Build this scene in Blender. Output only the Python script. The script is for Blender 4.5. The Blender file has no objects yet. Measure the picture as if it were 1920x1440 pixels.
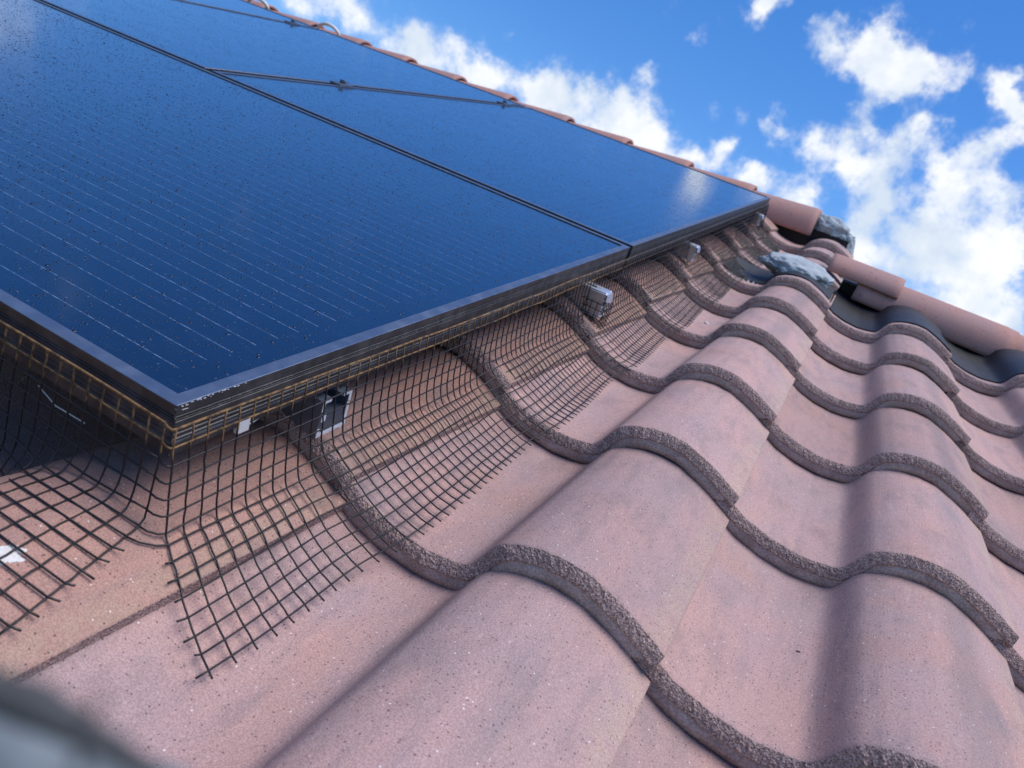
import bpy, bmesh, math, random
import numpy as np
from mathutils import Vector, Matrix, noise as mn
random.seed(7); rng = np.random.default_rng(7)
SC = bpy.context.scene; COL = SC.collection
PI = math.pi

# ------------------------------------------------------------------ camera, sky, sun, exposure
PITCH = math.radians(20)                      # slope of the roof
MROOF = Matrix.Rotation(PITCH, 4, 'X')        # roof axes: u along the courses, v up the slope, n off the roof
RV = [(0.8541, 0.4292, 0.2937), (0.4264, -0.2548, -0.8679), (-0.2977, 0.8665, -0.4006)]   # right, down, forward
CAMP = Vector((0.1625, -0.5216, 0.4242)); FPX = 1485.23
cd = bpy.data.cameras.new('camera'); cam = bpy.data.objects.new('camera', cd); COL.objects.link(cam)
r, d, f = [Vector(a) for a in RV]
mc = Matrix(((r.x, -d.x, -f.x), (r.y, -d.y, -f.y), (r.z, -d.z, -f.z))).to_4x4()
cam.matrix_world = MROOF @ (Matrix.Translation(CAMP) @ mc)
cd.sensor_width = 36; cd.lens = 36 * FPX / 1920; cd.clip_start = 0.01; cd.clip_end = 2000
cd.dof.use_dof = True; cd.dof.focus_distance = 0.75; cd.dof.aperture_fstop = 13
SC.camera = cam

def raydir(x, y):                              # world direction of a point of the sky
    v = r * ((x - 960) / FPX) + d * ((y - 720) / FPX) + f
    return (MROOF.to_3x3() @ v).normalized()

SUN_EL = math.radians(69); SUN_AZ = math.radians(85)   # azimuth from +Y towards +X
SKY_STRENGTH = 0.12
W = bpy.data.worlds.new('World'); SC.world = W; W.use_nodes = True
nt = W.node_tree; nt.nodes.clear()
def N(t, **k):
    n = nt.nodes.new(t)
    for a, b in k.items(): setattr(n, a, b)
    return n
def L(a, b): nt.links.new(a, b)
def M(op, a, b=None, c=None, clamp=False):
    n = N('ShaderNodeMath', operation=op); n.use_clamp = clamp
    for i, x in enumerate((a, b, c)):
        if x is None: continue
        if isinstance(x, (int, float)): n.inputs[i].default_value = x
        else: L(x, n.inputs[i])
    return n.outputs[0]
sky = N('ShaderNodeTexSky', sky_type='NISHITA'); sky.sun_disc = False
sky.sun_elevation = SUN_EL; sky.sun_rotation = SUN_AZ; sky.air_density = 1.0; sky.dust_density = 0.3; sky.ozone_density = 3.0
geo = N('ShaderNodeTexCoord'); DIR = geo.outputs['Generated']
# cloud masses: (x, y, radius, weight) as seen from the roof, turned into directions of the sky
BLOBS = [(1000,150,75,.9),(1085,185,75,1.),(1160,215,80,1.),(1225,265,70,1.),(1290,300,50,.9),(880,110,80,.9),(760,60,80,.9),(660,20,70,.9),(560,-20,70,.9),
 (1365,275,42,1.),(1340,315,40,.8),(1440,345,45,.9),(1500,372,45,.9),(1400,330,40,.7),(1215,135,30,.6),(1400,140,26,.55),(1300,70,34,.42),(955,60,26,.45),
 (1535,75,55,.85),(1600,110,70,1.1),(1670,140,70,1.1),(1655,75,45,.8),(1730,145,50,.9),(1790,135,42,.7),(1560,30,30,.4),
 (1890,165,45,1.),(1915,200,50,1.),(1910,255,40,.75),(1900,60,60,.32),(1790,50,60,.3),
 (1390,205,40,.6),(1450,235,45,.85),(1520,265,50,.95),(1580,290,50,.9),(1610,215,45,.75),(1640,235,30,.6),(1560,325,35,.6),(1500,325,36,.7),
 (1640,330,75,1.1),(1700,260,60,.95),(1740,230,40,.6),(1650,400,50,.8),(1760,300,40,.7),(1810,330,80,1.1),(1770,400,70,1.1),(1850,290,60,.9),(1860,420,90,1.2),(1770,480,80,1.2),(1700,440,45,.7),
 (1830,530,70,1.1),(1900,500,60,.9),(1900,350,50,.6),(1600,450,65,1.2),(1640,500,65,1.1),(1580,520,60,1.),(1700,570,60,1.1),(1760,590,60,1.1),(1820,620,60,1.1),(1880,640,55,1.),(1900,590,50,.8),
 (1700,500,40,.5),(1030,200,70,.9),(1130,255,70,.9),(900,150,60,.8),(1380,370,60,.8),(1470,430,60,.9),(1560,600,60,.9),(1660,640,60,1.),(780,100,60,.8),(1450,0,50,.6),(1280,-10,50,.6)]
wn = N('ShaderNodeTexNoise'); wn.inputs['Scale'].default_value = 22; wn.inputs['Detail'].default_value = 4; wn.inputs['Roughness'].default_value = .6; L(DIR, wn.inputs['Vector'])
wa = N('ShaderNodeVectorMath', operation='SUBTRACT'); L(wn.outputs['Color'], wa.inputs[0]); wa.inputs[1].default_value = (.5, .5, .5)
wb = N('ShaderNodeVectorMath', operation='MULTIPLY_ADD'); L(wa.outputs[0], wb.inputs[0]); wb.inputs[1].default_value = (.07, .07, .07); L(DIR, wb.inputs[2])
wc = N('ShaderNodeVectorMath', operation='NORMALIZE'); L(wb.outputs[0], wc.inputs[0]); WDIR = wc.outputs[0]
acc = None
def mirrored(x, y):                            # the stretch of sky that the glass shows at a sight line
    v = r * ((x - 960) / FPX) + d * ((y - 720) / FPX) + f; v.z = -v.z
    return (MROOF.to_3x3() @ v).normalized()
ALL = [(raydir(x, y), a, w) for x, y, a, w in BLOBS] + [(mirrored(x, y), a, w) for x, y, a, w in ((1115, 290, 55, .5), (1320, 335, 50, .62), (1290, 380, 45, .4), (0, 30, 120, .6))]
for dv, rad, w in ALL:
    rr = rad * .63 / FPX
    dt = N('ShaderNodeVectorMath', operation='DOT_PRODUCT'); L(WDIR, dt.inputs[0]); dt.inputs[1].default_value = dv
    w *= .95
    e = M('EXPONENT', M('MULTIPLY_ADD', dt.outputs['Value'], 2 / rr**2, -2 / rr**2))
    acc = M('MULTIPLY', e, w) if acc is None else M('MULTIPLY_ADD', e, w, acc)
def noisew(scale, detail, rough, off=(0,0,0), dist=0.0):
    mp = N('ShaderNodeMapping'); mp.inputs['Location'].default_value = off; L(DIR, mp.inputs['Vector'])
    n = N('ShaderNodeTexNoise'); n.inputs['Scale'].default_value = scale; n.inputs['Detail'].default_value = detail
    n.inputs['Roughness'].default_value = rough; n.inputs['Distortion'].default_value = dist; L(mp.outputs[0], n.inputs['Vector']); return n.outputs['Fac']
fine = noisew(11, 10, .66, (3.1, 1.2, .4)); fine2 = noisew(24, 6, .6, (1, 5, 2)); low = noisew(3.2, 5, .55, (7.3, 2.1, 5.5))
# the rest of the sky, out of view: the same broken cloud at the same cover
cv = raydir(1420, 330)
dt = N('ShaderNodeVectorMath', operation='DOT_PRODUCT'); L(DIR, dt.inputs[0]); dt.inputs[1].default_value = cv
inside = M('EXPONENT', M('MULTIPLY_ADD', dt.outputs['Value'], 2 / .46**2, -2 / .46**2))
inside = M('MULTIPLY', inside, 1.9, clamp=True)
gen = M('MULTIPLY', M('MULTIPLY_ADD', low, 5.2, -3.15, clamp=True), M('SUBTRACT', 1.0, inside))
dens = M('ADD', M('MINIMUM', acc, 1.2), gen)
dens = M('ADD', dens, M('MULTIPLY_ADD', fine, 2.7, -1.35))
dens = M('ADD', dens, M('MULTIPLY_ADD', fine2, .9, -.45))
mr = N('ShaderNodeMapRange', interpolation_type='SMOOTHERSTEP'); mr.inputs['From Min'].default_value = .25; mr.inputs['From Max'].default_value = 1.35; L(dens, mr.inputs['Value'])
cloudf = M('MULTIPLY', mr.outputs[0], .97)
shade = N('ShaderNodeMapRange'); L(M('ADD', noisew(13, 4, .5, (4, 4, 1)), M('MULTIPLY', fine2, .3)), shade.inputs['Value']); shade.inputs['From Min'].default_value = .50; shade.inputs['From Max'].default_value = .72
cc = N('ShaderNodeMix', data_type='RGBA'); L(shade.outputs[0], cc.inputs['Factor'])
cc.inputs['A'].default_value = (4.3, 4.9, 5.7, 1); cc.inputs['B'].default_value = (6.3, 6.4, 6.5, 1)
hs = N('ShaderNodeHueSaturation'); hs.inputs['Hue'].default_value = .509; hs.inputs['Saturation'].default_value = 1.34; hs.inputs['Value'].default_value = 1.1; L(sky.outputs[0], hs.inputs['Color'])
mx = N('ShaderNodeMix', data_type='RGBA'); L(cloudf, mx.inputs['Factor']); L(hs.outputs[0], mx.inputs['A']); L(cc.outputs['Result'], mx.inputs['B'])
bg = N('ShaderNodeBackground'); bg.inputs['Strength'].default_value = SKY_STRENGTH; L(mx.outputs['Result'], bg.inputs['Color'])
wo = N('ShaderNodeOutputWorld'); L(bg.outputs[0], wo.inputs['Surface'])

sd = Vector((math.cos(SUN_EL) * math.sin(SUN_AZ), math.cos(SUN_EL) * math.cos(SUN_AZ), math.sin(SUN_EL)))
sl = bpy.data.lights.new('sun', 'SUN'); sl.energy = 2.8; sl.angle = math.radians(50); sl.color = (1, .95, .88)
so = bpy.data.objects.new('sun', sl); COL.objects.link(so); so.rotation_euler = sd.to_track_quat('Z', 'Y').to_euler()
SC.view_settings.view_transform = 'Standard'; SC.view_settings.look = 'None'; SC.view_settings.gamma = 1
SC.view_settings.use_curve_mapping = False; SC.view_settings.exposure = 0.45

# ------------------------------------------------------------------ helpers
class Mat:
    def __init__(s, name, rough=.7, spec=.5, metal=0.0):
        s.m = bpy.data.materials.new(name); s.m.use_nodes = True; s.t = s.m.node_tree
        s.b = s.t.nodes['Principled BSDF']; s.b.inputs['Roughness'].default_value = rough
        s.b.inputs['Specular IOR Level'].default_value = spec; s.b.inputs['Metallic'].default_value = metal
        s.tc = s.t.nodes.new('ShaderNodeTexCoord'); s.oi = s.t.nodes.new('ShaderNodeObjectInfo')
        s.co = s.tc.outputs['Object']
    def n(s, t, **k):
        n = s.t.nodes.new(t)
        for a, b in k.items(): setattr(n, a, b)
        return n
    def link(s, a, b): s.t.links.new(a, b)
    def offset(s):                              # every object samples the noise somewhere else
        c = s.n('ShaderNodeCombineXYZ')
        for i, k in enumerate((37., 71., 13.)): s.link(s.math('MULTIPLY', s.oi.outputs['Random'], k), c.inputs[i])
        a = s.n('ShaderNodeVectorMath', operation='ADD'); s.link(s.tc.outputs['Object'], a.inputs[0]); s.link(c.outputs[0], a.inputs[1])
        s.co = a.outputs[0]; return s
    def math(s, op, a, b=None, c=None, clamp=False):
        n = s.n('ShaderNodeMath', operation=op); n.use_clamp = clamp
        for i, x in enumerate((a, b, c)):
            if x is None: continue
            if isinstance(x, (int, float)): n.inputs[i].default_value = x
            else: s.link(x, n.inputs[i])
        return n.outputs[0]
    def noise(s, scale, detail=3, rough=.5, stretch=None):
        n = s.n('ShaderNodeTexNoise'); n.inputs['Scale'].default_value = scale; n.inputs['Detail'].default_value = detail; n.inputs['Roughness'].default_value = rough
        co = s.co
        if stretch:
            mp = s.n('ShaderNodeMapping'); mp.inputs['Scale'].default_value = stretch; s.link(co, mp.inputs['Vector']); co = mp.outputs[0]
        s.link(co, n.inputs['Vector']); return n.outputs['Fac']
    def vor(s, scale, feature='F1'):
        n = s.n('ShaderNodeTexVoronoi', feature=feature); n.inputs['Scale'].default_value = scale; s.link(s.co, n.inputs['Vector']); return n
    def rng(s, x, a, b, c=0., d=1., smooth=True):
        n = s.n('ShaderNodeMapRange', interpolation_type='SMOOTHSTEP' if smooth else 'LINEAR')
        for k, v in (('From Min', a), ('From Max', b), ('To Min', c), ('To Max', d)): n.inputs[k].default_value = v
        s.link(x, n.inputs['Value']); return n.outputs[0]
    def mix(s, fac, a, b, mode='MIX'):
        n = s.n('ShaderNodeMix', data_type='RGBA', blend_type=mode)
        for k, x in (('Factor', fac), ('A', a), ('B', b)):
            i = n.inputs[k]
            if isinstance(x, (int, float)): i.default_value = x
            elif isinstance(x, tuple): i.default_value = (*x, 1) if len(x) == 3 else x
            else: s.link(x, i)
        return n.outputs['Result']
    def color(s, c):
        if isinstance(c, tuple): s.b.inputs['Base Color'].default_value = (*c, 1)
        else: s.link(c, s.b.inputs['Base Color'])
        return s
    def bump(s, h, dist, strength=1.0, prev=None):
        n = s.n('ShaderNodeBump'); n.inputs['Distance'].default_value = dist; n.inputs['Strength'].default_value = strength
        s.link(h, n.inputs['Height'])
        if prev is not None: s.link(prev, n.inputs['Normal'])
        s.link(n.outputs[0], s.b.inputs['Normal']); return n.outputs[0]

def build(name, verts, faces, mats, parent=None, mi=None, smooth=False, loc=None):
    me = bpy.data.meshes.new(name); me.from_pydata([tuple(v) for v in verts], [], faces)
    for m in (mats if isinstance(mats, (list, tuple)) else [mats]): me.materials.append(m.m if isinstance(m, Mat) else m)
    if mi is not None: me.polygons.foreach_set('material_index', mi)
    if smooth: me.polygons.foreach_set('use_smooth', [True] * len(me.polygons))
    me.update()
    return link(name, me, parent, loc)
def link(name, me, parent=None, loc=None):
    o = bpy.data.objects.new(name, me); COL.objects.link(o)
    if parent is not None:
        o.parent = parent
        if loc is not None: o.location = loc
    else: o.matrix_world = MROOF @ Matrix.Translation(Vector(loc or (0, 0, 0)))
    return o
def tag(o, label=None, cat=None, group=None, kind=None):
    if label: o['label'] = label
    if cat: o['category'] = cat
    if group: o['group'] = group
    if kind: o['kind'] = kind
    return o
def thing(name, label, cat, loc=(0, 0, 0), group=None):
    o = bpy.data.objects.new(name, None); COL.objects.link(o); o.empty_display_size = .05
    o.matrix_world = MROOF @ Matrix.Translation(Vector(loc)); return tag(o, label, cat, group)
class MB:
    def __init__(s): s.v = []; s.f = []; s.m = []
    def add(s, v, f, m=0):
        k = len(s.v); s.v += [tuple(a) for a in v]; s.f += [tuple(i + k for i in q) for q in f]; s.m += [m] * len(f)
    def box(s, a, b, m=0):
        x0, y0, z0 = a; x1, y1, z1 = b
        s.add([(x0,y0,z0),(x1,y0,z0),(x1,y1,z0),(x0,y1,z0),(x0,y0,z1),(x1,y0,z1),(x1,y1,z1),(x0,y1,z1)],
              [(0,3,2,1),(4,5,6,7),(0,1,5,4),(1,2,6,5),(2,3,7,6),(3,0,4,7)], m)
    def tube(s, pts, rad, k=5, m=0, cap=True):
        pts = [Vector(p) for p in pts]; ring = []
        t0 = (pts[1] - pts[0]).normalized(); up = Vector((0, 0, 1)) if abs(t0.z) < .9 else Vector((1, 0, 0))
        nrm = (up - t0 * up.dot(t0)).normalized(); V = []
        for i, p in enumerate(pts):
            t = (pts[min(i + 1, len(pts) - 1)] - pts[max(i - 1, 0)]).normalized()
            nrm = (nrm - t * nrm.dot(t)).normalized(); bn = t.cross(nrm)
            rr = rad[i] if isinstance(rad, (list, tuple)) else rad
            for j in range(k):
                a = 2 * PI * j / k; V.append(p + (nrm * math.cos(a) + bn * math.sin(a)) * rr)
        F = []
        for i in range(len(pts) - 1):
            for j in range(k): F.append((i*k+j, i*k+(j+1)%k, (i+1)*k+(j+1)%k, (i+1)*k+j))
        if cap: F += [tuple(range(k))[::-1], tuple((len(pts)-1)*k + j for j in range(k))]
        s.add(V, F, m)
    def cyl(s, c, rad, h, k=12, m=0):
        s.tube([c, (c[0], c[1], c[2] + h)], rad, k, m)
    def build(s, name, mats, parent=None, smooth=False, loc=None): return build(name, s.v, s.f, mats, parent, s.m, smooth, loc)

# ------------------------------------------------------------------ materials
# glazed-off concrete tile, pinkish terracotta, sanded
def tile_mat(nm, ca, cb, browning):
    mt = Mat(nm, .78, .35).offset()
    sx = mt.n('ShaderNodeSeparateXYZ'); mt.link(mt.tc.outputs['Object'], sx.inputs[0]); S0 = sx.outputs[0]
    patch = mt.rng(mt.noise(11, 5, .6, (1, .45, 1)), .35, .68)
    c = mt.mix(patch, ca, cb)
    c = mt.mix(mt.rng(mt.noise(6, 4, .6), .52, .75, 0, .42), c, (.46, .25, .18))
    wob = mt.math('MULTIPLY_ADD', mt.noise(30, 4, .6, (1, .2, 1)), .016, -.008)
    sw = mt.math('ADD', S0, wob)
    band = mt.math('MULTIPLY', mt.rng(sw, .139, .147), mt.rng(sw, .168, .196, 1, 0))
    band2 = mt.math('MULTIPLY', mt.rng(sw, .232, .25), mt.rng(sw, .26, .285, 1, 0))
    bs = mt.math('MULTIPLY', band, mt.math('MULTIPLY_ADD', mt.math('FRACT', mt.math('MULTIPLY', mt.oi.outputs['Random'], 5.7)), .5, .06))
    bs = mt.math('MULTIPLY', bs, 1 - browning * 1.4)
    c = mt.mix(bs, c, (.18, .14, .13))
    r2 = mt.math('FRACT', mt.math('MULTIPLY', mt.oi.outputs['Random'], 7.3))
    c = mt.mix(mt.math('MULTIPLY', band2, mt.math('MULTIPLY', r2, .5)), c, (.17, .145, .15))
    c = mt.mix(mt.rng(mt.noise(28, 4, .6, (1, .4, 1)), .46, .72, 0, .5), c, (.24, .185, .18))
    c = mt.mix(mt.rng(mt.noise(60, 5, .65, (1, .10, 1)), .5, .75, 0, .38), c, (.22, .175, .18))
    edge = mt.math('ADD', mt.math('MULTIPLY', mt.rng(S0, .288, .312), mt.rng(mt.noise(60, 3), .3, .6)), 0.0)
    c = mt.mix(mt.math('MULTIPLY', edge, .55), c, (.45, .33, .25))
    g1 = mt.noise(850, 2, .6); g2 = mt.noise(330, 2, .7)
    c = mt.mix(mt.rng(g1, .34, .66, 0, 1), mt.mix(1., c, (.78, .75, .75), 'MULTIPLY'), mt.mix(1., c, (1.14, 1.13, 1.14), 'MULTIPLY'))
    spk = mt.vor(330); rs = mt.n('ShaderNodeSeparateColor'); mt.link(spk.outputs['Color'], rs.inputs[0])
    dot = mt.math('MULTIPLY', mt.rng(spk.outputs['Distance'], .18, .32, 1, 0), mt.rng(rs.outputs[0], .78, .80))
    c = mt.mix(mt.math('MULTIPLY', dot, .75), c, (.08, .05, .05))
    dot2 = mt.math('MULTIPLY', mt.rng(spk.outputs['Distance'], .15, .28, 1, 0), mt.rng(rs.outputs[1], .955, .97))
    c = mt.mix(dot2, c, (.75, .66, .62))
    tv = mt.math('MULTIPLY_ADD', mt.math('FRACT', mt.math('MULTIPLY', mt.oi.outputs['Random'], 19.7)), .2, .88); tg = mt.n('ShaderNodeCombineColor')
    for i_ in range(3): mt.link(tv, tg.inputs[i_])
    c = mt.mix(1., c, tg.outputs[0], 'MULTIPLY')
    c = mt.mix(browning, c, mt.mix(1., c, (.66, .56, .48), 'MULTIPLY'))
    mt.color(c)
    b1 = mt.bump(mt.math('ADD', g1, mt.math('MULTIPLY', g2, .8)), .0007, .6)
    mt.bump(mt.noise(90, 4, .6), .0016, .5, b1)
    mt.link(mt.rng(g2, .3, .7, .62, .9), mt.b.inputs['Roughness'])
    return mt
mt = tile_mat('tile_face', (.455, .285, .252), (.385, .27, .26), 0.0)
mt2 = tile_mat('tile_face_brown', (.47, .28, .23), (.40, .26, .23), .55)  # browner, darker copy for the left-hand columns

mr_ = Mat('tile_broken_edge', .9, .3).offset()
gv = mr_.vor(520); gn = mr_.noise(480, 3, .7)
c = mr_.mix(mr_.rng(gn, .36, .62), (.23, .145, .13), (.54, .385, .345))
c = mr_.mix(mr_.rng(mr_.noise(900, 2), .62, .7), c, (.55, .42, .38))
c = mr_.mix(mr_.rng(mr_.noise(12, 3), .45, .7, 0, .5), c, (.17, .13, .12))
mr_.color(c); bb = mr_.bump(gv.outputs['Distance'], .0022, .9); mr_.bump(gn, .0016, .9, bb)
ml = Mat('tile_underlip', .85, .3).offset()
c = ml.mix(ml.rng(ml.noise(40, 4), .35, .65), (.40, .29, .26), (.50, .39, .355)); c = ml.mix(ml.rng(ml.noise(500, 2), .4, .6), c, ml.mix(1., c, (.7, .7, .7), 'MULTIPLY'))
ml.color(c); ml.bump(ml.noise(600, 3), .0006, .6)

mcap = Mat('ridge_cap_face', .75, .35).offset()
c = mcap.mix(mcap.rng(mcap.noise(13, 4), .35, .65), (.44, .22, .18), (.38, .22, .20)); c = mcap.mix(mcap.rng(mcap.noise(500, 2), .35, .65), mcap.mix(1., c, (.8, .8, .8), 'MULTIPLY'), c)
c = mcap.mix(mcap.math('MULTIPLY', mcap.rng(mcap.vor(40).outputs['Distance'], .12, .2, 1, 0), .6), c, (.2, .1, .08))
mcap.color(c); mcap.bump(mcap.noise(500, 3), .0008, .6)
mmor = Mat('grey_mortar', .9, .3); c = mmor.mix(mmor.rng(mmor.noise(30, 5), .3, .7), (.31, .345, .365), (.44, .475, .495)); mmor.color(c); b0 = mmor.bump(mmor.noise(45, 5, .6), .006, .7); mmor.bump(mmor.noise(300, 4), .001, .8, b0)
mmem = Mat('black_membrane', .55, .4); mmem.color(mmem.mix(mmem.rng(mmem.noise(20, 4), .3, .7), (.004, .005, .009), (.011, .013, .019)))
mwire = Mat('black_wire', .4, .4)
sx = mwire.n('ShaderNodeSeparateXYZ'); mwire.link(mwire.tc.outputs['Object'], sx.inputs[0])
hz = mwire.math('MULTIPLY_ADD', mwire.noise(60, 4, .6), .03, -.015)
rust = mwire.math('MULTIPLY', mwire.rng(mwire.math('ADD', sx.outputs[2], hz), .099, .106), mwire.rng(sx.outputs[1], .5, 1.0, 1, .25))
rcol = mwire.mix(mwire.rng(mwire.noise(140, 4, .6), .35, .65), (.06, .035, .018), (.24, .135, .055))
mwire.color(mwire.mix(rust, (.012, .011, .014), rcol)); mwire.link(mwire.rng(rust, 0, 1, .42, .8), mwire.b.inputs['Roughness'])
mwire.bump(mwire.noise(400, 3), .0004, .6)
mfr = Mat('black_metal_sky_sheen', .42, .5, .7); mfr.color(mfr.mix(mfr.rng(mfr.noise(60, 4), .4, .7), (.15, .185, .25), (.19, .23, .30))); mfr.link(mfr.rng(mfr.noise(35, 5), .3, .7, .3, .45), mfr.b.inputs['Roughness'])  # sky sheen on the frame tops painted in as a blue-grey base colour
mside = Mat('black_frame_side', .42, .5, .6); mside.color(mside.mix(mside.rng(mside.noise(50, 4), .4, .7), (.055, .056, .06), (.10, .10, .102)))  # darker copy without the sky tint, for the frame sides
mworn = Mat('worn_bare_aluminium_edge', .4, .5, .8)
mworn.color(mworn.mix(mworn.rng(mworn.noise(260, 4, .7), .50, .66), (.05, .055, .07), (.45, .46, .47)))
mal = Mat('bare_aluminium', .38, .5, .9); mal.color((.78, .80, .83)); mal.bump(mal.noise(90, 4), .001, .5)
mcut = Mat('raw_cut_aluminium', .5, .5, .3); mcut.color((.82, .83, .85))
mwhite = Mat('white_plastic', .4, .5); mwhite.color((.72, .72, .70))
mcream = Mat('cream_plastic', .5, .5); mcream.color((.74, .68, .60))
mpeb = Mat('pale_chip', .8, .3); mpeb.color(mpeb.mix(mpeb.noise(300, 3), (.45, .42, .38), (.75, .73, .7)))
mdark = Mat('dark_debris', .8, .3); mdark.color((.03, .018, .02))

def glass_mat(name, axis, length_in):
    g = Mat(name, .1, .5); g.b.inputs['IOR'].default_value = 1.55; g.b.inputs['Coat Weight'].default_value = 1; g.b.inputs['Coat Roughness'].default_value = .09; g.b.inputs['Coat IOR'].default_value = 1.62
    sx = g.n('ShaderNodeSeparateXYZ'); g.link(g.tc.outputs['Object'], sx.inputs[0])
    a = sx.outputs[1 - axis]; along = sx.outputs[axis]
    ph = g.math('FRACT', g.math('DIVIDE', a, .0263)); dist = g.math('ABSOLUTE', g.math('SUBTRACT', ph, .5))
    line = g.rng(dist, .010, .022, 1, 0)
    lo, hi = length_in
    line = g.math('MULTIPLY', line, g.math('MULTIPLY', g.rng(along, lo, lo + .001), g.rng(along, hi - .001, hi, 1, 0)))
    spark = g.rng(g.noise(150, 3, .7), .42, .62, .25, 1.)
    cell = g.math('LESS_THAN', g.math('ABSOLUTE', g.math('SUBTRACT', g.math('FRACT', g.math('DIVIDE', along, .159)), .5)), .492)
    line = g.math('MULTIPLY', g.math('MULTIPLY', line, spark), cell)
    base = g.mix(g.rng(g.noise(9, 4), .3, .7), (.002, .005, .018), (.003, .008, .028))
    smear = g.math('MULTIPLY', g.rng(g.noise(26, 6, .7, (1, 2.2, 1)), .52, .8), .12)
    base = g.mix(smear, base, (.10, .13, .2))
    dv = g.vor(190); dc = g.n('ShaderNodeSeparateColor'); g.link(dv.outputs['Color'], dc.inputs[0])
    speck = g.math('MULTIPLY', g.rng(dv.outputs['Distance'], .10, .2, 1, 0), g.rng(dc.outputs[0], .80, .83))
    base = g.mix(g.math('MULTIPLY', speck, .3), base, (.3, .36, .46))
    g.color(g.mix(g.math('MULTIPLY', line, .85), base, (.20, .26, .36)))
    # fine dew film breaks the reflection up
    g.link(g.rng(g.noise(14, 5), .3, .7, .13, .22), g.b.inputs['Roughness'])
    h = g.vor(230); g.bump(g.rng(h.outputs['Distance'], .0, .45, 1, 0), .0004, .22)
    return g
mglassU = glass_mat('cell_glass_landscape', 0, (.034, 1.66)); mglassV = glass_mat('cell_glass_portrait', 1, (.034, 1.65))
mdrop = Mat('water_droplet', .03, .5); mdrop.b.inputs['IOR'].default_value = 1.33; mdrop.color((.004, .011, .034))

# ------------------------------------------------------------------ the ground far below (out of view)
mg = Mat('garden_ground', .9, .2); mg.color(mg.mix(mg.rng(mg.noise(.4, 6, .6), .3, .7), (.06, .09, .035), (.14, .12, .085)))
g = bpy.data.meshes.new('ground'); g.from_pydata([(-900,-900,0),(900,-900,0),(900,900,0),(-900,900,0)], [], [(0,1,2,3)]); g.materials.append(mg.m)
go = bpy.data.objects.new('ground', g); COL.objects.link(go); go.location = (0, 0, -5.5); tag(go, kind='structure')

# ------------------------------------------------------------------ roof tiles
TW = .30; E = .3172
PS = [0,.01,.021,.035,.067,.1,.12,.141,.148,.153,.158,.166,.182,.2,.22,.245,.27,.29,.31,.32]
PP = [.030,.026,.021,.014,.006,.003,.005,.009,.014,.023,.036,.047,.056,.062,.065,.064,.056,.048,.038,.0325]
SG = np.linspace(0, .32, 129)
_p = np.interp(SG, PS, PP)
for _ in range(1): _p = np.convolve(np.pad(_p, 2, mode='edge'), [.1,.2,.4,.2,.1], 'valid')
def P(s): return float(np.interp(s, SG, _p))
SAW = .0265
def surf(u, v):
    s = (u - .15) % TW; t = (v % E) / E; p = P(s)
    if s < .02: p = max(p, P(s + TW))
    return p - SAW * t
def tile_mesh(seed):
    rs_ = np.random.default_rng(seed)
    ss = np.linspace(0, .32, 150); n = len(ss); V = []; F = []; MI = []
    # profile of the section running up the slope: (t, dn, roughness, material of the strip that starts here)
    rows = [(.385, -.012, 0, 2), (.385, 0, 0, 0), (.3, 0, 0, 0), (.2, 0, 0, 0), (.12, 0, 0, 0), (.06, 0, 0, 0), (.03, 0, 0, 0), (.012, 0, .0002, 0), (.0064, -.0003, .0007, 1),
            (.0042, -.0026, .0012, 1), (.0022, -.0056, .0014, 1), (.0006, -.0086, .0014, 1), (-.0006, -.0114, .0012, 1), (.0002, -.0126, .0008, 2),
            (.0016, -.0132, .0003, 2), (.0004, -.0146, .0003, 2), (.0, -.0200, .0004, 2), (.0004, -.0256, .0006, 2), (.05, -.0238, 0, 2), (.385, -.0125, 0, 2)]
    w1 = mn.noise(Vector((seed, 0, 0)))
    for k, (t, dn, rg, m) in enumerate(rows):
        for i, s in enumerate(ss):
            z = P(s); slope = (P(min(s + .004, .32)) - P(max(s - .004, 0))) / .008
            # offset below the surface runs along the normal of the profile
            nl = math.hypot(1, slope); nx, nz = -slope / nl, 1 / nl
            q = dn
            if dn < -.0140 and t < .1:                       # lower lip fades out under the lap
                fade = min(1, max(0, (.313 - s) / .006)); fade = fade * min(1, max(0, (s + .002) / .006))
                q = -.0136 + (dn + .0136) * fade
            x = s + nx * q; zz = z + nz * q
            jag = .0011 * mn.noise(Vector((s * 90, seed * 3.1, 0))) + .0011 * mn.noise(Vector((s * 260, seed * 7.1, 3)))
            tt = t; 
            if t < .02 and dn > -.0140: tt = t + jag + .0012 * mn.noise(Vector((s*14, seed, 5)))
            if rg:
                nn = mn.noise_vector(Vector((s * 330, k * 1.9, seed * 5.0)))
                x += nn.x * rg * .7; tt += nn.y * rg * .8; zz += nn.z * rg * .6
            if t > .01: zz += .0006 * mn.noise(Vector((s * 18, t * 14, seed)))
            if s > .31 and t > .01: x += .0012 * mn.noise(Vector((t * 160, seed, 1))); 
            zz -= SAW * tt / E
            V.append((x, tt, zz))
    R = len(rows)
    for k in range(R - 1):
        for i in range(n - 1):
            F.append((k*n+i, (k+1)*n+i, (k+1)*n+i+1, k*n+i+1)); MI.append(rows[k][3])
    k = R - 1
    for i in range(n - 1): F.append((k*n+i, i, i+1, k*n+i+1)); MI.append(2)
    # side edges
    F.append(tuple(k*n for k in range(R))[::-1]); MI.append(1)
    F.append(tuple(k*n + n-1 for k in range(R))); MI.append(1)
    me = bpy.data.meshes.new('roof_tile'); me.from_pydata(V, [], F)
    for m in (mt, mr_, ml): me.materials.append(m.m)
    me.polygons.foreach_set('material_index', MI)
    me.polygons.foreach_set('use_smooth', [m != 1 for m in MI])
    me.update(); return me
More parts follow.
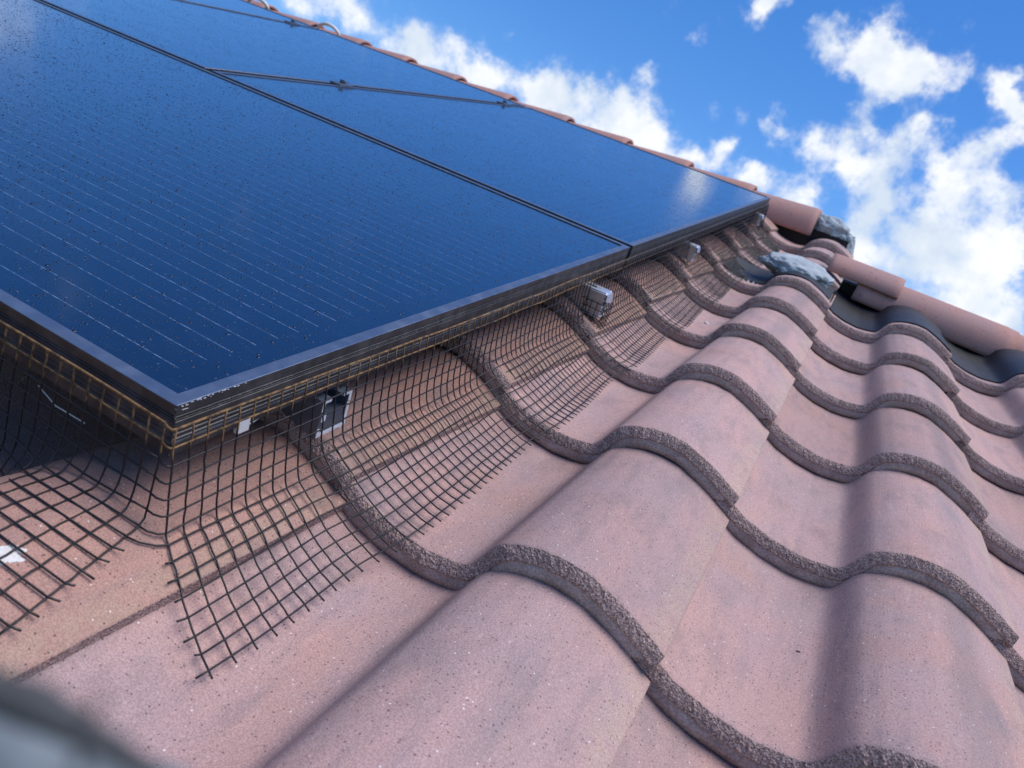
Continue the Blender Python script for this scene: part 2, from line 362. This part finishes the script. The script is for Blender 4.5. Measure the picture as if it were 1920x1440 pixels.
roof = thing('tiled_roof', 'pink terracotta pantile roof with wavy courses of thick tiles and ridge caps', 'roof')
tm = [tile_mesh(s) for s in range(1, 7)]
tm2 = [m.copy() for m in tm]
for m in tm2: m.materials[0] = mt2.m
tilegrid = {}
for j in range(-3, 9):
    for i in range(-8, 7):
        if j >= 6 and i > 0: continue
        o = link('roof_tile', (tm2 if i < 0 else tm)[random.randrange(6)], roof)
        u0 = (i - 1) * TW + .15
        o.location = (u0 + random.uniform(-.0012, .0012), j * E + random.uniform(-.003, .003), random.uniform(0, .0012))
        o.rotation_euler = (random.uniform(-.003, .001), random.uniform(-.003, .003), random.uniform(-.005, .005)); tilegrid[i, j] = o
# sheathing under the tiles and the far slopes behind the ridges
deck = MB()
deck.box((-2.6, -1.05, -.10), (1.95, 2.02, -.05)); deck.box((-3.4, 2.02, -.10), (.42, 2.84, -.05))
deck.build('roof_deck', mmem, roof)
back = MB()
back.add([(-3.4, 2.86, .0), (.16, 2.86, .0), (.16, 4.2, -1.0), (-3.4, 4.2, -1.0)], [(0,1,2,3)])
back.add([(.165, 2.06, -.02), (1.95, 2.06, -.02), (1.95, 3.2, -.95), (.165, 3.2, -.95)], [(0,1,2,3)])
back.add([(.1625, 2.06, -.02), (.1625, 2.86, .0), (.1625, 2.86, -1.0), (.1625, 2.06, -1.)], [(0,1,2,3)])
back.build('far_slope', mt, roof)

# black ridge membrane: dips into the pans of the last course below the ridge caps
def membrane(u0, u1, v0, v1, ragged):
    V = []; F = []; nu = int((u1 - u0) / .006); nv = 16
    for a in range(nu + 1):
        u = u0 + (u1 - u0) * a / nu
        for b in range(nv + 1):
            k = b / nv; lo = v0 + ragged * (mn.noise(Vector((u * 9, 2, 1))) + .4 * mn.noise(Vector((u * 40, 2, 4))))
            v = lo + (v1 - lo) * k
            s = (u - .15) % TW; base = P(s); 
            if s < .02: base = max(base, P(s + TW))
            tt = (v - 5 * E) / E
            z = base - SAW * min(tt, 1.) + .004 + .004 * math.sin(k * 3.1) + .05 * max(0, k - .72) * (.07 - base) / .05
            V.append((u, v, z))
    for a in range(nu):
        for b in range(nv): F.append((a*(nv+1)+b, (a+1)*(nv+1)+b, (a+1)*(nv+1)+b+1, a*(nv+1)+b+1))
    return V, F
V, F = membrane(.165, 1.9, 5 * E + .035, 2.01, .006); build('ridge_membrane', V, F, mmem, roof, smooth=True)
V, F = membrane(-.125, .162, 5 * E + .07, 1.895, .02); build('ridge_membrane', V, F, mmem, roof, smooth=True)

# ridge caps
def cap_mesh(seed, length=.33, r0=.088, r1=.104):
    V = []; F = []; MI = []; nl = 14; na = 26; th = .014
    for layer in (0, 1):
        for a in range(nl + 1):
            x = length * a / nl; k = a / nl; rr = (r0 + (r1 - r0) * k) - layer * th
            if layer == 0 and a == nl: rr -= .003
            if layer == 0 and a == 0: rr -= .002
            for b in range(na + 1):
                ang = PI * (b / na) * 1.0
                q = rr * (1 + .006 * mn.noise(Vector((x * 12, ang * 2, seed))))
                jx = .0015 * mn.noise(Vector((ang * 9, seed, a == nl))) if a in (0, nl) else 0
                V.append((x + jx, -math.cos(ang) * q, math.sin(ang) * q * .93))
    n1 = (nl + 1) * (na + 1)
    for a in range(nl):
        for b in range(na):
            i = a*(na+1)+b; F.append((i, i+1, i+na+2, i+na+1)); MI.append(0)
            F.append((n1+i, n1+i+na+1, n1+i+na+2, n1+i+1)); MI.append(1)
    for b in range(na):
        F.append((b, n1+b, n1+b+1, b+1)); MI.append(1); i = nl*(na+1)+b; F.append((i, i+1, n1+i+1, n1+i)); MI.append(1)
    for a in range(nl):
        for b in (0, na):
            i = a*(na+1)+b; q = (i, i+na+1, n1+i+na+1, n1+i); F.append(q if b == 0 else q[::-1]); MI.append(1)
    me = bpy.data.meshes.new('ridge_cap'); me.from_pydata(V, [], F); me.materials.append(mcap.m); me.materials.append(mcap.m)
    me.polygons.foreach_set('material_index', MI); me.polygons.foreach_set('use_smooth', [True]*len(F)); me.update()
    md = me; return md
caps = [cap_mesh(s) for s in (1, 2, 3)]; lowcaps = [cap_mesh(4, .21, .068, .076), cap_mesh(5, .44, .082, .090), cap_mesh(6, .44, .082, .090)]
def cap(u, v, n, tilt=.0, yaw=0.0, k=0):
    o = link('ridge_cap', caps[k % 3], roof); o.location = (u, v, n); o.rotation_euler = (0, tilt, yaw); return o
# left ridge: right-hand ends at measured stations
st = [-3.12, -2.834, -2.535, -2.238, -1.975, -1.696, -1.421, -1.128, -.843, -.56, -.281, -.01]
for k, u in enumerate(st): cap(u - .33, 2.86, .024, -.03, random.uniform(-.008, .008), k)
for k, (u, n) in enumerate([(.115, .034), (.262, .014), (.655, .006), (1.05, -.004), (1.44, -.016)]):
    o = link('ridge_cap', lowcaps[(0, 1, 2, 1, 2)[k]], roof); o.location = (u - (.0 if k == 0 else .05), 2.04, n + (.021 if k < 1 else -.008)); o.rotation_euler = (0, .02, 0); o.scale = (1, 1, .72 if k < 1 else 1)
bd = MB(); bd.box((-3.4, 2.81, -.10), (-.012, 2.92, .07)); bd.box((-.012, 2.84, -.10), (.13, 2.90, .055)); bd.box((.17, 2.02, -.10), (1.9, 2.07, .035)); bd.build('dark_gap_block', mmem, roof)  # dark blocks added under the caps so no sky shows through

def blob(name, c, rad, seed, mat, parent, amp=.35, freq=2.2, sub=4):
    bm = bmesh.new(); bmesh.ops.create_icosphere(bm, subdivisions=sub, radius=1)
    for v in bm.verts:
        q = v.co.copy(); k = 1 + amp * mn.noise(q * freq + Vector((seed, 0, 0))) + amp * .45 * mn.noise(q * freq * 3 + Vector((seed, 3, 0))) + amp * .2 * mn.noise(q * freq * 8)
        v.co = Vector((q.x * rad[0] * k, q.y * rad[1] * k, q.z * rad[2] * k)) + Vector(c)
    me = bpy.data.meshes.new(name); bm.to_mesh(me); bm.free(); me.materials.append(mat.m)
    me.polygons.foreach_set('use_smooth', [True] * len(me.polygons)); o = link(name, me, parent); return o
blob('mortar', (.046, 1.80, .050), (.098, .085, .034), 3, mmor, roof, .2, 2.0, 5)
blob('mortar', (.73, 2.03, .02), (.05, .07, .07), 6, mmor, roof, .3, 2.4, 4)
# mortar packed behind the stepped end of the upper ridge
blob('mortar', (.035, 2.885, .066), (.085, .045, .050), 11, mmor, roof, .22, 2.2, 5)
blob('mortar', (.118, 2.885, .005), (.042, .045, .075), 14, mmor, roof, .22, 2.2, 5)
crumbs = MB()
for k in range(26):
    u = random.gauss(-.075, .022); v = 5 * E + random.uniform(.02, .09); rr = random.uniform(.002, .006); z = surf(u, v)
    q = [(math.cos(a) * rr * random.uniform(.7, 1.2) + u, math.sin(a) * rr * random.uniform(.7, 1.2) + v) for a in np.linspace(0, 2*PI, 7)[:-1]]
    crumbs.add([(a, b, z) for a, b in q] + [(u, v, z + rr)], [(i, (i + 1) % 6, 6) for i in range(6)])
tag(crumbs.build('mortar_crumbs', mpeb, roof), kind='stuff')

# ------------------------------------------------------------------ solar panels
PT = .134                                      # height of the frame's top above the pans
def panel(name, u0, u1, v0, v1, label, glass, portrait, ndrops, near=False):
    t = thing(name, label, 'solar panel', (u0, v0, PT), 'solar panels laid in two rows on the roof')
    a, b = u1 - u0, v1 - v0; H = .040
    # section of the frame: (inward, height), outer side carries fine ribs
    sec = [(.0115, 0), (.0004, 0), (0, -.0005), (0, -.0080), (.0007, -.0085), (.0007, -.0092), (-.0003, -.0096), (-.0003, -.0102), (.0007, -.0106), (.0007, -.0113), (-.0003, -.0117), (-.0003, -.0123), (.0007, -.0127), (.0007, -.0135),
           (0, -.014), (0, -.0215), (.0009, -.0222), (.0009, -.0235), (.0001, -.024), (.0001, -.0255), (.0009, -.026), (.0009, -.0275), (.0001, -.028), (.0001, -.0295), (.0009, -.030), (0, -.0312), (0, -H), (.028, -H), (.028, -H + .002), (.0125, -H + .002), (.0125, -.0062), (.0115, -.0012)]
    ns = len(sec)
    def rail(name, side):
        V = []; F = []; MI = []
        for end in (0, 1):
            for x, z in sec:
                lo = x if end == 0 else -x
                if side in (0, 2):
                    uu = (x + .0000 if end == 0 else a - x); V.append((uu, x if side == 0 else b - x, z))
                else:
                    vv = (x if end == 0 else b - x); V.append((a - x if side == 1 else x, vv, z))
        for i in range(ns):
            j = (i + 1) % ns; F.append((i, j, ns + j, ns + i)); MI.append(0 if i in (0, 1) else (1 if (near and side == 1 and i in (6, 10)) else 2))
        return build(name, V, F, [mfr, mworn, mside], t, MI)
    for s in range(4): rail('frame', s)
    g = MB(); x0, x1, y0, y1 = .0117, a - .0117, .0117, b - .0117
    g.add([(x0, y0, -.0016), (x1, y0, -.0016), (x1, y1, -.0016), (x0, y1, -.0016)], [(0, 1, 2, 3)]); g.add([(x0, y0, -.0052), (x1, y0, -.0052), (x1, y1, -.0052), (x0, y1, -.0052)], [(3, 2, 1, 0)])
    g.build('glass', glass, t)
    if ndrops:
        K = 7; R_ = [(1., 0.), (.78, .22), (.42, .36)]
        xs = rng.uniform(x0, x1, ndrops); ys = rng.uniform(y0, y1, ndrops)
        rd = np.clip(rng.lognormal(math.log(.00062), .40, ndrops), .0003, .0018)
        ang = np.arange(K) * 2 * PI / K; st_ = rng.uniform(.85, 1.5, ndrops)
        V = np.zeros((ndrops, K * 3 + 1, 3)); 
        for q, (fr, h) in enumerate(R_):
            V[:, q*K:(q+1)*K, 0] = xs[:, None] + np.cos(ang)[None] * (rd * fr)[:, None]
            V[:, q*K:(q+1)*K, 1] = ys[:, None] + np.sin(ang)[None] * (rd * fr * st_)[:, None]
            V[:, q*K:(q+1)*K, 2] = -.0016 + (rd * h)[:, None]
        V[:, -1, 0] = xs; V[:, -1, 1] = ys; V[:, -1, 2] = -.0016 + rd * .40
        base = []
        for q in range(2):
            for j in range(K):
                j2 = (j + 1) % K; base += [(q*K+j, q*K+j2, (q+1)*K+j2), (q*K+j, (q+1)*K+j2, (q+1)*K+j)]
        for j in range(K): base.append((2*K+j, 2*K+(j+1) % K, 3*K))
        base = np.array(base); Fa = (base[None] + (np.arange(ndrops) * (3*K+1))[:, None, None]).reshape(-1, 3)
        me = bpy.data.meshes.new('water_droplets'); V = V.reshape(-1, 3)
        me.vertices.add(len(V)); me.vertices.foreach_set('co', V.ravel()); me.loops.add(Fa.size); me.loops.foreach_set('vertex_index', Fa.ravel().astype(np.int32))
        me.polygons.add(len(Fa)); me.polygons.foreach_set('loop_start', np.arange(0, Fa.size, 3, dtype=np.int32)); me.polygons.foreach_set('use_smooth', np.ones(len(Fa), bool))
        me.materials.append(mdrop.m); me.update(calc_edges=True); me.validate()
        o = link('water_droplets', me, t); tag(o, kind='stuff')
    return t
UR = -.18
pA = panel('solar_panel', -1.88, UR, -.163, .847, 'front black solar panel lying lengthwise, its near corner above the wire mesh, beaded with dew', mglassU, False, 34000, True)
wear = MB(); Y = .00025
wear.box((1.6994, -.0004, -.0405), (1.7004, .0006, -.0002)); wear.build('worn_corner_edge', mworn, pA)
sc_ = MB()
for k in range(34):
    y = random.uniform(.0, .055) ** 1.0; y = .004 + .06 * random.random() ** 1.6; z = -random.uniform(.0004, .0022) if k % 2 else -random.uniform(.0016, .0065) * (1 if y < .012 else .3)
    sc_.box((1.70005, y, z - random.uniform(.0001, .0004)), (1.7003, y + random.uniform(.0004, .0022), z))
sc_.build('scratches', mcut, pA)
panel('solar_panel', -3.60, -1.90, -.163, .847, 'solar panel in the lower row, to the left of the one with the near corner', mglassU, False, 0)
panel('solar_panel', -1.20, UR, .865, 2.55, 'upright solar panel in the upper row, nearest the exposed tiles, reflecting white cloud', mglassV, True, 26000)
panel('solar_panel', -2.26, -1.22, .865, 2.55, 'upper-row solar panel between the two lines of clamps, top left of the photo', mglassV, True, 12000)
panel('solar_panel', -3.32, -2.28, .865, 2.55, 'farthest left upper-row solar panel, only a sliver above the second line of clamps', mglassV, True, 0)

# ------------------------------------------------------------------ mounting rails with clamps
def rail(v, uend, label, raw):
    t = thing('mounting_rail', label, 'mounting rail', (uend, v, .026 if raw else .03), 'rails carrying the solar panels')
    # C-shaped profile in (v, n): 40 wide, 62 high
    prof = [(0,0),(.040,0),(.040,.003),(.033,.003),(.033,.024),(.040,.027),(.040,.062),(.026,.062),(.026,.057),(.036,.057),(.036,.047),(.004,.047),(.004,.057),(.014,.057),(.014,.062),(0,.062),(0,.027),(.007,.024),(.007,.003),(0,.003)]
    # drawn as strips so that the concave section stays clean
    m = MB(); Lg = 3.4 if v < 1 else 3.1
    def seg(a, b, mi=0): m.box((-Lg, a[0], a[1]), (0, b[0], b[1]), mi)
    seg((0, 0), (.046, .0022)); seg((.0045, .0022), (.0067, .026)); seg((.0333, .0022), (.0355, .026)); seg((.0, .026), (.040, .0285))
    seg((0, .0285), (.0024, .060)); seg((.0376, .0285), (.040, .060)); seg((.0024, .044), (.0376, .0462)); seg((0, .060), (.013, .0625)); seg((.027, .060), (.040, .0625))
    m.build('extrusion', mfr if raw else mal, t)
    e = MB()
    def cut(a, b): e.box((0.0002, a[0], a[1]), (.0009, b[0], b[1]))
    w = .0006
    cut((0 - w, -w), (.046 + w, .0026)); cut((.004, .0026), (.0071, .0255)); cut((.0329, .0026), (.0359, .0255)); cut((-w, .0255), (.0405, .0290))
    cut((-w, .029), (.003, .034)); cut((.037, .029), (.0406, .05)); cut((0, .052), (.0032, .060)); cut((0, .060), (.011, .063)); cut((.0374, .052), (.0406, .060)); cut((.029, .060), (.0406, .063)); cut((.002, .041), (.008, .047))
    e.build('cut_end', mcut, t)
    if raw:
        w_ = MB(); w_.box((-.0006, .0026, .0287), (.0001, .0374, .0438)); w_.build('dark_infill', mfr, t)  # dark plate added to give the hollow end its shaded inside
    return t
r1 = rail(-.002, -.174, 'black mounting rail with a chipped white cut end, close to the panel corner', True)
r2 = rail(.655, -.142, 'mounting rail whose silver end pokes through the wire mesh half way along', False)
r3 = rail(1.325, -.152, 'mounting rail with a small silver end, third from the near corner', False)
r4 = rail(2.325, -.158, 'mounting rail with a silver end under the far top corner of the panels', False)
# folded foil cap on the ends of the bare rails
for rr_ in (r2, r3, r4):
    m = MB(); m.add([(-.03, -.002, .064), (.004, -.003, .066), (.006, .020, .071), (.003, .044, .064), (-.03, .043, .0645), (-.02, .02, .068),
                     (.005, -.003, .050), (.009, .02, .046), (.006, .044, .047), (.004, .044, .002), (.004, .034, .004), (.006, .034, .03)],
                    [(0, 1, 2, 5), (5, 2, 3, 4), (1, 6, 7, 2), (2, 7, 8, 3), (8, 7, 11, 10), (8, 10, 9)])
    o = m.build('folded_end_cap', mal, rr_); sc = .68 if rr_ is r2 else .58
    for q in list(rr_.children): q.scale = (1, sc, sc); q.location.z = .0625 * (1 - sc) - (.004 if q is o else 0)
def clamp(u, v, parent):
    loc = Vector((u, v, PT)) - Vector(parent_loc[parent.name])
    m = MB(); m.box((-.017, -.030, .0003), (.017, .030, .0042)); m.box((-.0075, -.030, -.03), (.0075, .030, .0003))
    o = m.build('mid_clamp', mfr, parent, loc=loc)
    b = MB(); b.cyl((0, 0, .0042), .0085, .001, 16); b.cyl((0, 0, .0052), .0065, .008, 6); b.build('bolt', mworn, o, loc=(0, 0, 0))
    w = MB(); w.box((-.0035, .012, .0042), (.0035, .026, .009)); w.build('locking_tab', mfr, o)
parent_loc = {r3.name: (-.152, 1.325, .03), r4.name: (-.158, 2.325, .03)}
clamp(-1.21, 1.338, r3); clamp(-1.21, 2.337, r4); clamp(-2.27, 1.338, r3); clamp(-2.27, 2.36, r4)

# roof hooks holding the rails, dark flats sunk between the tiles
hk = thing('roof_hook', 'flat dark metal roof hook below the front rail, behind the mesh', 'roof hook', (-.34, .0, 0))
m = MB(); m.box((-.02, .03, .0), (.02, .09, .004)); m.box((-.02, .028, .0), (.02, .032, .06)); m.build('bracket', mfr, hk); m = MB(); m.cyl((0, .06, .004), .006, .005, 6); m.build('bolt', mal, hk)

# ------------------------------------------------------------------ wire mesh skirts
CELL = .0135; COLW = .0146; NR = 14; WR = .0008
def base_h(u, v):
    return sum(max(surf(u + du, v + dv) for dv in (-.014, .0, .010)) for du in (-.005, .005)) / 2 + .0018
def path(origin, out, h0, w, reach=.03):
    # follow one wire from the frame down to the tiles: vertical, a bend of half-length w, then flat along the surface
    pts = []; x = 0.0; z = h0; step = CELL / 4; a = 0.0; touched = False
    cl = h0 - base_h(origin[0] + out[0] * reach, origin[1] + out[1] * reach)
    for k in range(NR * 4 + 3):
        pos = (origin[0] + out[0] * x, origin[1] + out[1] * x)
        pts.append((pos[0], pos[1], z))
        s0 = base_h(*pos); s1 = base_h(pos[0] + out[0] * .012, pos[1] + out[1] * .012); tang = max(-.5, min(.3, math.atan2(s1 - s0, .012)))
        q = min(1, max(0, (a - (cl - w * 1.25)) / (2.6 * w))); q = q * q * (3 - 2 * q)
        ang = (-PI / 2 + .1) * (1 - q) + (tang - .12 * (z - s0 > .004)) * q
        x += math.cos(ang) * step; z += math.sin(ang) * step; a += step
        z = max(z, base_h(origin[0] + out[0] * x, origin[1] + out[1] * x))
    return pts
def skirt(name, label, stations, bx, first=None):
    t = thing(name, label, 'wire mesh', (0, 0, 0), 'wire mesh skirts closing the gap under the panels')
    grid = []
    for st_ in stations:
        p = path(*st_); j = []
        grid.append(p)
    G = np.array(grid)                          # station, sample, xyz
    # smooth across the wires so the sheet reads as one springy piece
    for _ in range(3):
        Gs = G.copy(); Gs[1:-1] = .25 * G[:-2] + .5 * G[1:-1] + .25 * G[2:]; G = Gs
    wob = np.array([[ [mn.noise(Vector((i * .13, k * .05, bx))) * .0022, mn.noise(Vector((i * .11, k * .06, bx + 9))) * .0016, mn.noise(Vector((i * .17, k * .07, bx + 5))) * .0012 * min(1, k/8)] for k in range(G.shape[1])] for i in range(G.shape[0])])
    G = G + wob
    for i in range(G.shape[0]):                 # wires that hang down
        pts = [tuple(G[i, k] + rng.normal(0, .00022, 3)) for k in range(0, G.shape[1], 2)]
        e = Vector(pts[-1]); 
        m = MB(); m.tube(pts, WR, 5); m.build('wire', mwire, t, True)
    for k in range(0, NR * 4 + 1, 4):           # wires that run along; the upper ones turn the corner, the lower ones end in cut stubs
        m = MB(); q = [Vector(G[i, k]) + Vector((0, 0, .0006)) for i in range(G.shape[0])]
        if first is not None and k <= 28:
            a0 = Vector(first[0, k]); a1 = Vector(first[1, k]); mid = (a0 + q[0]) / 2 + (a0 - a1 + q[0] - q[1]) * .16
            q = [a0, a0.lerp(mid, .6) + (mid - (a0 + q[0]) / 2) * .25, mid.lerp(q[0], .4) + (mid - (a0 + q[0]) / 2) * .25] + q
        elif first is not None or k > 28:
            q = [q[0] + (q[0] - q[1]).normalized() * random.uniform(.006, .011) + Vector((0, 0, random.uniform(0, .004)))] + q
        m.tube(q, WR * (1.35 if k == 0 else 1.), 5); m.build('wire', mwire, t, True)
    return G
st_f = []
for i in range(48):
    u = -.1790 - i * COLW; k = math.exp(-i / 7.0)
    st_f.append(((u, -.1700 - .002 * k), (.22 * k, -1), .1235, .012 + .028 * min(1, i / 8), .03))
GF = skirt('wire_mesh', 'short wire mesh under the front panel edge, left of the corner slit', st_f, 4.0)
st_r = []
nv_ = int(2.70 / COLW)
for i in range(nv_):
    v = -.1665 + i * COLW; k = math.exp(-i / 7.0)
    o_ = (-.1712 + .001 * k, v - .004 * k); ang = -.42 * k
    st_r.append((o_, (math.cos(ang), math.sin(ang)), .1225 - .006 * min(1, i / 30), .012 + .024 * min(1, i / 22), .02))
skirt('wire_mesh', 'long black wire mesh along the side edge of the panels, draping over tiles', st_r, 1.0, GF)
# loose square of mesh bent round the second rail's end
lm = thing('wire_mesh', 'small loose cage of cut mesh wires bent around the silver rail end', 'wire mesh', (-.146, .657, .042), 'wire mesh skirts closing the gap under the panels')
for k in range(5):
    z = -.012 + k * CELL; m = MB(); m.tube([(-.04, -.006, z), (.012, -.007, z), (.016, .02, z - .002), (.014, .046, z - .003), (.0, .056, z)], WR * 1.1, 5); m.build('wire', mwire, lm, True)
for k in range(5):
    y = -.007 + k * CELL; m = MB(); m.tube([(.014, y, -.016), (.0155, y, .02), (.0135, y + .001, .045)], WR * 1.1, 5); m.build('wire', mwire, lm, True)
for k in range(3):
    x = -.03 + k * CELL; m = MB(); m.tube([(x, -.0075, -.016), (x, -.0075, .045)], WR * 1.1, 5); m.build('wire', mwire, lm, True)

lm.scale = (.75, .75, .75)
# ------------------------------------------------------------------ small things
def pix(x, y):                                  # where a sight line from the roof meets the tiles
    v = (r * ((x - 960) / FPX) + d * ((y - 720) / FPX) + f); k = .2
    while k < 6:
        p = CAMP + v * k
        if p.z < surf(p.x, p.y): return p
        k += .002
def chip(name, label, cat, x, y, rad, mat, flat=.3, seed=1, el=1.0):
    p = pix(x, y); o = blob(name, (0, 0, 0), (rad * el, rad, rad * flat), seed, mat, None, .3, 2, 2)
    o.matrix_world = MROOF @ Matrix.Translation(p + Vector((0, 0, rad * flat * .5 + .0008))); tag(o, label, cat); return o
chip('lichen_spot', 'small round pale spot on the pink tile in the foreground', 'lichen', 527, 1255, .0026, mpeb, .15, 2)
chip('pebble', 'small white stone chip in the tile pan beside the mesh', 'pebble', 1324, 608, .005, mpeb, .6, 5)
chip('dead_fly', 'dark speck of debris in the broad pan at lower right, upper one', 'debris', 1444, 1103, .0019, mdark, .4, 7, 1.5)
chip('dead_fly', 'dark brown speck in the broad pan, the lower one beside the dark band', 'debris', 1498, 1226, .0022, mdark, .4, 9, 1.7)
# bird dropping splashed on the tile under the front mesh
p = pix(18, 1040); V = [(0, 0, .0012)]; F = []
K = 40
for k in range(K):
    a = 2 * PI * k / K; rr = .0065 * (1 + .7 * mn.noise(Vector((math.cos(a) * 2, math.sin(a) * 2, 3))) + .5 * mn.noise(Vector((math.cos(a) * 6, math.sin(a) * 6, 8))))
    V.append((math.cos(a) * rr, math.sin(a) * rr * 1.3, surf(p.x + math.cos(a) * rr, p.y + math.sin(a) * rr * 1.3) - surf(p.x, p.y) + .0008))
F = [(0, 1 + k, 1 + (k + 1) % K) for k in range(K)]
o = build('bird_dropping', V, F, mpeb, None, smooth=True, loc=tuple(p)); tag(o, 'white bird dropping splashed on the tile under the front mesh', 'bird dropping')
# white cable tie and its tag under the frame near the corner
zt = thing('cable_tie', 'white plastic cable tie with a square head hanging behind the mesh near the corner', 'cable tie', (-.180, -.095, .088))
m = MB(); m.box((-.003, -.004, 0), (.001, .008, .011)); m.build('head', mwhite, zt)
m = MB(); m.tube([(0, .004, .004), (-.002, .016, .003), (-.003, .03, .006)], .0006, 5); m.tube([(0, .014, .010), (-.004, .026, .018), (-.008, .038, .019)], .0009, 5); m.build('tail', mwhite, zt, True)
cb = thing('panel_cable', 'black cable loop with a white strip hanging under the front edge at far left', 'cable', (-.33, -.12, .06))
m = MB(); m.tube([(-.10, .0, .03), (-.05, -.004, .012), (.0, -.004, .004), (.05, .0, .016), (.09, .01, .04)], .003, 8); m.build('lead', mdark, cb, True)
m = MB(); m.tube([(.0, -.03, .012), (.02, -.03, .004), (.05, -.028, .003)], .0006, 5); m.box((0, -.012, .022), (.03, -.010, .024)); m.build('white_strip', mwhite, cb, True)
# cream hoops standing on the ridge
def hoop(u, label, h=.04):
    t = []
    for k in range(13):
        a = PI * k / 12; t.append((math.cos(a) * -.062, -.02 * math.sin(a), math.sin(a) * h - .006 + .012 * (k / 12)))
    m = MB(); m.tube(t, .008, 8); o = m.build('cream_hoop', mcream, None, True, loc=(u, 2.80, .105)); tag(o, label, 'plastic hoop', 'cream hoops on the ridge')
hoop(-2.42, 'cream plastic hoop arched over the ridge cap, the lower one in full view'); hoop(-2.86, 'cream plastic hoop on the ridge cut off by the top edge of the photo')

# ------------------------------------------------------------------ blurred grey object right by the lens, not identified
def near(x, y, dist):
    return CAMP + (r * ((x - 960) / FPX) + d * ((y - 720) / FPX) + f) * dist
mgrey = Mat('grey_object', .85, .3); mgrey.color(mgrey.mix(mgrey.rng(mgrey.noise(60, 4), .3, .7), (.14, .16, .17), (.24, .27, .29)))
mgrey2 = Mat('dark_object_edge', .85, .3); mgrey2.color((.07, .07, .07))
rg = thing('blurred_object', 'out-of-focus unidentified grey object in the bottom left corner, close to the camera', 'blurred object', tuple(near(0, 1500, .06)))
org = near(0, 1500, .06)
def strip(name, pts, rad, mat):
    m = MB(); q = []
    P_ = [near(*a) - org for a in pts]
    for i in range(len(P_) - 1):
        for k in range(6): q.append(P_[i].lerp(P_[i+1], k / 6))
    q.append(P_[-1]); rr = np.interp(np.linspace(0, len(rad) - 1, len(q)), range(len(rad)), rad)
    m.tube(q, [float(a) * (1 + .15 * mn.noise(Vector((i * .4, 3, 1)))) for i, a in enumerate(rr)], 12, 0); return m.build(name, mat, rg, True)
strip('grey_lobe', [(-160, 1400, .06), (60, 1450, .06), (230, 1520, .06), (420, 1600, .06)], [.0042, .0046, .0040, .0034], mgrey)
strip('dark_band', [(-120, 1265, .05), (60, 1320, .05), (190, 1390, .05), (300, 1460, .05)], [.0013, .0014, .0009, .0006], mgrey2)
strip('thin_smear', [(150, 1440, .042), (168, 1360, .042), (195, 1270, .042)], [.0004, .0003, .0001], mgrey2)
